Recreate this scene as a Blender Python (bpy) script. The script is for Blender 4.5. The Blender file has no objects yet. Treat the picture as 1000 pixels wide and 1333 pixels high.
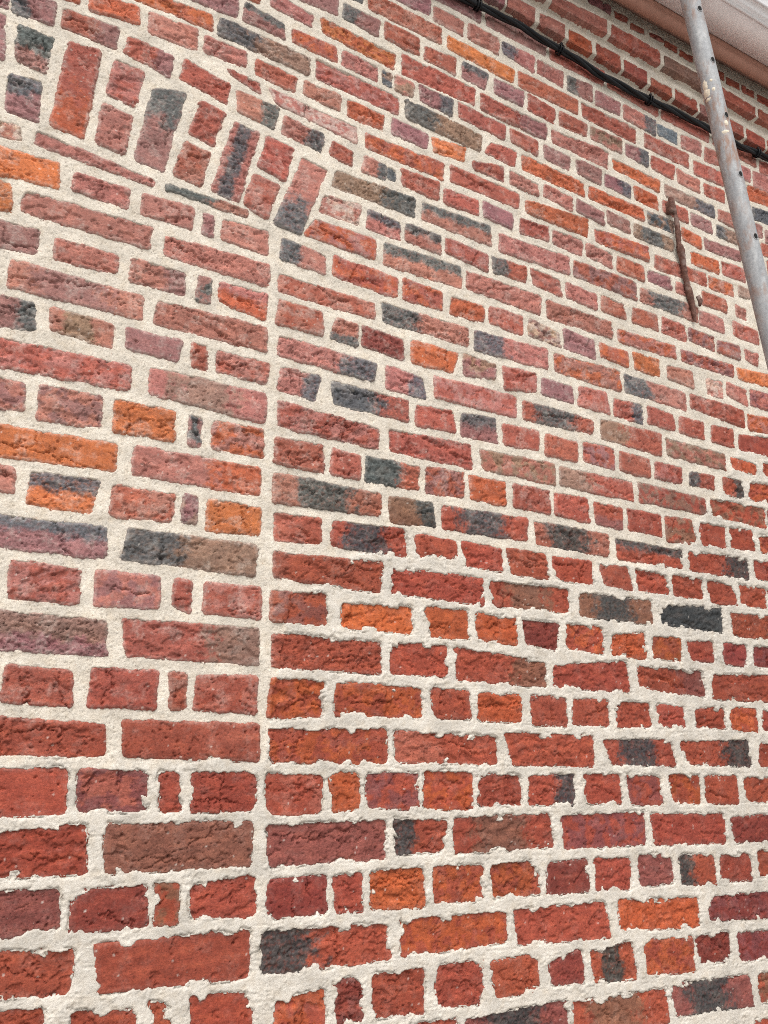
import bpy, math, time
import numpy as np
T0 = time.time()
R = math.radians
scene = bpy.context.scene
scene.render.engine = 'CYCLES'

# ------------------------------------------------------------------ camera, sky, sun, exposure
CAM_D, CAM_H = 1.38, 1.55          # metres in front of the wall face (y = 0), eye height
F_PX, PITCH, YAW, ROLL = 1012.0, 0.268, 0.469, 0.0296
PW, PH = 1000.0, 1333.0
cp, sp, cy, sy = math.cos(PITCH), math.sin(PITCH), math.cos(YAW), math.sin(YAW)
FWD = np.array([sy * cp, cy * cp, sp])
_r = np.array([cy, -sy, 0.0]); _u = np.cross(_r, FWD)
RIGHT = math.cos(ROLL) * _r + math.sin(ROLL) * _u
UP = -math.sin(ROLL) * _r + math.cos(ROLL) * _u

cam_data = bpy.data.cameras.new('camera')
cam = bpy.data.objects.new('camera', cam_data)
scene.collection.objects.link(cam)
from mathutils import Matrix
M = Matrix.Identity(4)
for i in range(3):
    M[i][0], M[i][1], M[i][2] = RIGHT[i], UP[i], -FWD[i]
M[0][3], M[1][3], M[2][3] = 0.0, -CAM_D, CAM_H
cam.matrix_world = M
cam_data.sensor_fit = 'VERTICAL'
cam_data.sensor_height = 24.0
cam_data.lens = F_PX / PH * 24.0
cam_data.clip_start = 0.02
cam_data.clip_end = 500.0
scene.camera = cam

SUN_EL, SUN_AZ = R(52), R(205)     # azimuth measured clockwise from +Y: behind the camera, a little to its left
world = bpy.data.worlds.new('World'); scene.world = world
world.use_nodes = True
nt = world.node_tree; nt.nodes.clear()
wo = nt.nodes.new('ShaderNodeOutputWorld'); bg = nt.nodes.new('ShaderNodeBackground')
sky = nt.nodes.new('ShaderNodeTexSky'); sky.sky_type = 'NISHITA'; sky.sun_disc = False
sky.sun_elevation = SUN_EL; sky.sun_rotation = SUN_AZ
sky.dust_density = 4.0; sky.air_density = 1.0; sky.ozone_density = 1.0
hs = nt.nodes.new('ShaderNodeHueSaturation'); hs.inputs['Saturation'].default_value = 0.12   # a white overcast sky
nt.links.new(sky.outputs[0], hs.inputs['Color']); nt.links.new(hs.outputs[0], bg.inputs['Color'])
bg.inputs['Strength'].default_value = 0.15
nt.links.new(bg.outputs[0], wo.inputs['Surface'])

sun_data = bpy.data.lights.new('sun', 'SUN'); sun_data.energy = 0.9; sun_data.angle = R(38)
sun_data.color = (1.0, 0.98, 0.955)
sun = bpy.data.objects.new('sun', sun_data); scene.collection.objects.link(sun)
from mathutils import Vector
sdir = Vector((math.sin(SUN_AZ) * math.cos(SUN_EL), math.cos(SUN_AZ) * math.cos(SUN_EL), math.sin(SUN_EL)))
sun.rotation_euler = (-sdir).to_track_quat('-Z', 'Y').to_euler()
sun.location = (0, -6, 8)

scene.view_settings.view_transform = 'Standard'
scene.view_settings.look = 'None'
scene.view_settings.gamma = 1.0
scene.view_settings.use_curve_mapping = False
scene.view_settings.exposure = 0.57
scene.cycles.use_denoising = False
scene.cycles.use_adaptive_sampling = False
scene.cycles.pixel_filter_type = 'BLACKMAN_HARRIS'; scene.cycles.filter_width = 1.05
scene.cycles.max_bounces = 6; scene.cycles.diffuse_bounces = 3

# ------------------------------------------------------------------ photo px -> point on a plane y = y0
def ray(P):
    P = np.asarray(P, float)
    return FWD + ((P[..., 0] - PW / 2) / F_PX)[..., None] * RIGHT - ((P[..., 1] - PH / 2) / F_PX)[..., None] * UP
def on_plane(P, y0=0.0):
    d = ray(P); t = (y0 + CAM_D) / d[..., 1]
    return np.stack([d[..., 0] * t, d[..., 2] * t + CAM_H], -1)
def project(u, y, z):
    u, y, z = np.broadcast_arrays(np.asarray(u, float), np.asarray(y, float), np.asarray(z, float))
    q = np.stack([u, y + CAM_D, z - CAM_H], -1)
    dep = q @ FWD
    dd = np.where(dep > 0.05, dep, 0.05)
    return PW / 2 + F_PX * (q @ RIGHT) / dd, PH / 2 - F_PX * (q @ UP) / dd, dep

# ------------------------------------------------------------------ noise in numpy
def _hash(ix, iy, seed):
    h = (ix.astype(np.int64) * 374761393 + iy.astype(np.int64) * 668265263 + seed * 1442695041) & 0xFFFFFFFF
    h = ((h ^ (h >> 13)) * 1274126177) & 0xFFFFFFFF
    h = ((h ^ (h >> 16)) * 2246822519) & 0xFFFFFFFF
    return ((h ^ (h >> 15)) & 0xFFFFFF) / float(0x1000000)
def gnoise(x, y, seed=0):
    ix = np.floor(x); iy = np.floor(y); fx = x - ix; fy = y - iy
    wx = fx * fx * fx * (fx * (fx * 6 - 15) + 10); wy = fy * fy * fy * (fy * (fy * 6 - 15) + 10)
    def g(dx, dy):
        a = _hash(ix + dx, iy + dy, seed) * 6.2831853
        return np.cos(a) * (fx - dx) + np.sin(a) * (fy - dy)
    a = g(0, 0); b = g(1, 0); c = g(0, 1); d = g(1, 1)
    return 1.5 * ((a + (b - a) * wx) * (1 - wy) + (c + (d - c) * wx) * wy)
def fbm(x, y, octv=4, seed=0, gain=0.5):
    s = 0.0; a = 1.0
    for k in range(octv):
        s = s + a * gnoise(x + 17.3 * k, y - 9.1 * k, seed + 31 * k); a *= gain; x = x * 2.03; y = y * 2.03
    return s
def worley(x, y, seed=0):
    ix = np.floor(x); iy = np.floor(y)
    best = np.full(x.shape, 9.0); rid = np.zeros(x.shape)
    for dx in (-1, 0, 1):
        for dy in (-1, 0, 1):
            px = ix + dx + _hash(ix + dx, iy + dy, seed); py = iy + dy + _hash(ix + dx, iy + dy, seed + 77)
            d = np.hypot(px - x, py - y); m = d < best
            best = np.where(m, d, best); rid = np.where(m, _hash(ix + dx, iy + dy, seed + 155), rid)
    return best, rid
def sstep(a, b, x):
    t = np.clip((x - a) / (b - a), 0, 1); return t * t * (3 - 2 * t)
def lin(c):
    c = np.asarray(c, float) / 255.0
    return np.where(c <= 0.04045, c / 12.92, ((c + 0.055) / 1.055) ** 2.4)

# ------------------------------------------------------------------ object helpers
def link(o, parent=None):
    scene.collection.objects.link(o)
    if parent is not None: o.parent = parent
    return o
def thing(name, label, cat, loc=(0, 0, 0), group=None):
    o = bpy.data.objects.new(name, None); o.location = loc; o['kind'] = 'thing'; o.empty_display_size = 0.05
    o['label'] = label; o['category'] = cat
    if group: o['group'] = group
    return link(o)
def grid_faces(nu, nv, off=0):
    i = np.arange(nu * nv).reshape(nv, nu)
    return np.stack([i[:-1, :-1], i[:-1, 1:], i[1:, 1:], i[1:, :-1]], -1).reshape(-1, 4) + off
def mesh_np(name, V, F, mat, cols=None, parent=None, smooth=True, origin=None):
    """V (n,3), F (m,4) quads -> ONE mesh object"""
    V = np.asarray(V, float).copy(); F = np.asarray(F, np.int32)
    if origin is None: origin = np.zeros(3)
    V = V - origin
    me = bpy.data.meshes.new(name)
    me.vertices.add(len(V)); me.vertices.foreach_set('co', V.astype(np.float32).ravel())
    m, k = F.shape
    me.loops.add(m * k); me.loops.foreach_set('vertex_index', F.ravel())
    me.polygons.add(m)
    me.polygons.foreach_set('loop_start', np.arange(m, dtype=np.int32) * k)
    if smooth: me.polygons.foreach_set('use_smooth', np.ones(m, bool))
    me.update(calc_edges=True)
    if cols is not None:
        ca = me.color_attributes.new('Col', 'FLOAT_COLOR', 'POINT')
        if cols.shape[1] == 3: cols = np.concatenate([cols, np.ones((len(cols), 1))], 1)
        ca.data.foreach_set('color', cols.astype(np.float32).ravel())
    me.materials.append(mat)
    o = bpy.data.objects.new(name, me)
    o.location = origin
    return link(o, parent)
def tube(path, radii, n=12, twist=None, caps=True):
    """round tube along a polyline; returns V, F (quads; caps as degenerate fans)"""
    P = np.asarray(path, float); rad = np.broadcast_to(np.asarray(radii, float), (len(P),))
    tg = np.gradient(P, axis=0); tg /= np.linalg.norm(tg, axis=1)[:, None]
    ref = np.array([0, 1.0, 0]) if abs(tg[0][1]) < 0.8 else np.array([1.0, 0, 0])
    V = []
    for p, t, r in zip(P, tg, rad):
        a = np.cross(t, ref); a /= np.linalg.norm(a); b = np.cross(t, a)
        ang = np.arange(n) * 2 * math.pi / n
        V.append(p + r * (np.cos(ang)[:, None] * a + np.sin(ang)[:, None] * b))
    V = np.concatenate(V); F = []
    for k in range(len(P) - 1):
        for j in range(n):
            F.append((k * n + j, k * n + (j + 1) % n, (k + 1) * n + (j + 1) % n, (k + 1) * n + j))
    F = np.array(F)
    if caps:
        extra = []; nv = len(V)
        V = np.concatenate([V, P[:1], P[-1:]])
        for j in range(0, n, 2):
            extra.append((nv, (j + 2) % n, (j + 1) % n, j))
            e = (len(P) - 1) * n
            extra.append((nv + 1, e + j, e + (j + 1) % n, e + (j + 2) % n))
        F = np.concatenate([F, np.array(extra)])
    return V, F
def boxv(x0, x1, y0, y1, z0, z1):
    V = np.array([(x, y, z) for z in (z0, z1) for y in (y0, y1) for x in (x0, x1)], float)
    F = np.array([(0, 2, 3, 1), (4, 5, 7, 6), (0, 1, 5, 4), (2, 6, 7, 3), (0, 4, 6, 2), (1, 3, 7, 5)])
    return V, F
def join_parts(parts):
    VV, FF, n = [], [], 0
    for V, F in parts:
        VV.append(V); FF.append(np.asarray(F) + n); n += len(V)
    return np.concatenate(VV), np.concatenate(FF)
def bevel(o, w, seg=2):
    b = o.modifiers.new('bevel', 'BEVEL'); b.width = w; b.segments = seg; b.limit_method = 'ANGLE'; b.angle_limit = R(40)

# ------------------------------------------------------------------ materials
def new_mat(name, rough=0.9, spec=0.3):
    m = bpy.data.materials.new(name); m.use_nodes = True
    b = m.node_tree.nodes['Principled BSDF']
    b.inputs['Roughness'].default_value = rough
    b.inputs['Specular IOR Level'].default_value = spec
    return m, m.node_tree, b
def node(t, kind, **kw):
    n = t.nodes.new(kind)
    for k, v in kw.items():
        if hasattr(n, k): setattr(n, k, v)
        else: n.inputs[k].default_value = v
    return n
def noise(t, vec, scale, detail=4, rough=0.6):
    n = t.nodes.new('ShaderNodeTexNoise'); n.inputs['Scale'].default_value = scale
    n.inputs['Detail'].default_value = detail; n.inputs['Roughness'].default_value = rough
    t.links.new(vec, n.inputs['Vector']); return n
def ramp(t, fac, stops):
    r = t.nodes.new('ShaderNodeValToRGB'); e = r.color_ramp.elements
    while len(e) < len(stops): e.new(0.5)
    for k, (p, c) in enumerate(stops):
        e[k].position = p; e[k].color = (*c, 1) if not isinstance(c, (int, float)) else (c, c, c, 1)
    t.links.new(fac, r.inputs['Fac']); return r
def mul(t, a, b, fac=1.0):
    m = t.nodes.new('ShaderNodeMix'); m.data_type = 'RGBA'; m.blend_type = 'MULTIPLY'
    m.inputs['Factor'].default_value = fac
    t.links.new(a, m.inputs['A']); t.links.new(b, m.inputs['B']); return m
def mixc(t, fac, a, b):
    m = t.nodes.new('ShaderNodeMix'); m.data_type = 'RGBA'
    t.links.new(fac, m.inputs['Factor'])
    for s, v in (('A', a), ('B', b)):
        if isinstance(v, tuple): m.inputs[s].default_value = (*v, 1)
        else: t.links.new(v, m.inputs[s])
    return m
def bump(t, bsdf, height, strength, dist, prev=None):
    b = t.nodes.new('ShaderNodeBump'); b.inputs['Strength'].default_value = strength; b.inputs['Distance'].default_value = dist
    t.links.new(height, b.inputs['Height'])
    if prev is not None: t.links.new(prev.outputs[0], b.inputs['Normal'])
    t.links.new(b.outputs[0], bsdf.inputs['Normal']); return b
def pos(t): return t.nodes.new('ShaderNodeNewGeometry').outputs['Position']

# fired clay: colour from the 'Col' attribute, broken up by grain, painted pore shade and pale specks
MB, t, b = new_mat('fired_clay', 0.92, 0.25)
P = pos(t); at = node(t, 'ShaderNodeVertexColor', layer_name='Col')
mp = node(t, 'ShaderNodeMapping'); mp.inputs['Scale'].default_value = (1.0, 1.0, 2.1); mp.inputs['Rotation'].default_value = (0, R(4), 0)
t.links.new(P, mp.inputs['Vector'])
n1 = noise(t, mp.outputs[0], 190, 5, 0.72); n2 = noise(t, P, 560, 3, 0.7); n3 = noise(t, P, 62, 5, 0.65); n4 = noise(t, mp.outputs[0], 150, 3, 0.6)
c = mul(t, at.outputs[0], ramp(t, n1.outputs[0], [(0.28, 0.60), (0.5, 1.0), (0.72, 1.26)]).outputs[0])
c = mul(t, c.outputs['Result'], ramp(t, n2.outputs[0], [(0.3, 0.70), (0.5, 1.0), (0.7, 1.25)]).outputs[0])
c = mul(t, c.outputs['Result'], ramp(t, n3.outputs[0], [(0.3, (0.84, 0.80, 0.80)), (0.5, (1, 1, 1)), (0.7, (1.1, 1.14, 1.14))]).outputs[0])
sp_ = noise(t, P, 330, 2, 0.5)
c = mixc(t, ramp(t, sp_.outputs[0], [(0.72, 0.0), (0.80, 0.45)]).outputs[0], c.outputs['Result'], (0.50, 0.42, 0.36))
pore = ramp(t, n4.outputs[0], [(0.27, 0.0), (0.36, 1.0)])
c = mul(t, c.outputs['Result'], ramp(t, n4.outputs[0], [(0.27, 0.45), (0.35, 1.0)]).outputs[0])  # shade inside the tiny pores, multiplied into the clay colour
t.links.new(c.outputs['Result'], b.inputs['Base Color'])
b1 = bump(t, b, n3.outputs[0], 0.35, 0.003)
b2 = bump(t, b, n1.outputs[0], 0.7, 0.0020, b1)
b4 = bump(t, b, pore.outputs[0], 0.6, 0.0016, b2)
b3 = bump(t, b, n2.outputs[0], 0.5, 0.0008, b4)
for bn, st in ((b1, 0.16), (b2, 0.55), (b4, 0.8)):          # each brick has its own roughness, kept in the attribute's alpha
    mm = node(t, 'ShaderNodeMath', operation='MULTIPLY'); mm.inputs[1].default_value = st
    t.links.new(at.outputs['Alpha'], mm.inputs[0]); t.links.new(mm.outputs[0], bn.inputs['Strength'])

# lime mortar with sand grains
MM, t, b = new_mat('lime_mortar', 0.95, 0.2)
P = pos(t); at = node(t, 'ShaderNodeVertexColor', layer_name='Col')
n1 = noise(t, P, 430, 3, 0.7); n2 = noise(t, P, 120, 5, 0.65); n3 = noise(t, P, 235, 2, 0.55); n4 = noise(t, P, 205, 2, 0.55)
c = mul(t, at.outputs[0], ramp(t, n1.outputs[0], [(0.3, 0.78), (0.5, 1.0), (0.7, 1.12)]).outputs[0])
c = mul(t, c.outputs['Result'], ramp(t, n2.outputs[0], [(0.3, (0.90, 0.88, 0.85)), (0.55, (1, 1, 1)), (0.7, (1.04, 1.05, 1.06))]).outputs[0])
sp1 = ramp(t, n3.outputs[0], [(0.66, 0.0), (0.72, 0.75)]); sp2 = ramp(t, n4.outputs[0], [(0.70, 0.0), (0.75, 0.7)])
k1 = node(t, 'ShaderNodeMath', operation='MULTIPLY'); t.links.new(sp1.outputs[0], k1.inputs[0]); t.links.new(at.outputs['Alpha'], k1.inputs[1])
k2 = node(t, 'ShaderNodeMath', operation='MULTIPLY'); t.links.new(sp2.outputs[0], k2.inputs[0]); t.links.new(at.outputs['Alpha'], k2.inputs[1])
c = mixc(t, k1.outputs[0], c.outputs['Result'], (0.24, 0.20, 0.17))
c = mixc(t, k2.outputs[0], c.outputs['Result'], (0.40, 0.25, 0.17))
t.links.new(c.outputs['Result'], b.inputs['Base Color'])
b1 = bump(t, b, n2.outputs[0], 0.5, 0.003)
b2 = bump(t, b, n3.outputs[0], 0.45, 0.0018, b1)
b3 = bump(t, b, n1.outputs[0], 0.7, 0.0012, b2)

def simple(name, col, rough, spec=0.3, scale=60, var=0.12, bumpd=0.0004, metal=0.0):
    m, t, b = new_mat(name, rough, spec); b.inputs['Metallic'].default_value = metal
    P = pos(t); n = noise(t, P, scale, 5, 0.6)
    col = np.array(col)
    r = ramp(t, n.outputs[0], [(0.3, tuple(col * (1 - var))), (0.7, tuple(np.minimum(col * (1 + var), 1)))])
    t.links.new(r.outputs[0], b.inputs['Base Color'])
    if bumpd: bump(t, b, n.outputs[0], 0.5, bumpd)
    return m
M_CABLE = simple('black_cable_sheath', (0.006, 0.0065, 0.008), 0.38, 0.25, 200, 0.2, 0)
M_SALMON = simple('salmon_brown_paint', (0.37, 0.19, 0.14), 0.6, 0.2, 25, 0.10, 0)
M_SOFFIT = simple('pale_pink_lining', (0.86, 0.79, 0.77), 0.6, 0.15, 14, 0.05, 0)
M_WHITE = simple('white_plastic', (0.80, 0.79, 0.80), 0.3, 0.5, 8, 0.02, 0)
M_TILE = simple('dark_roof_tile', (0.07, 0.055, 0.05), 0.8, 0.3, 20, 0.25)
M_GROUND = simple('pale_concrete', (0.36, 0.35, 0.33), 0.9, 0.2, 6, 0.15, 0.002)
M_HOLE_SHADE = simple('hole_shade_black', (0.02, 0.02, 0.02), 0.9, 0.1, 60, 0.2, 0)  # black that stands for the shade inside the pole's holes

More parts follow.
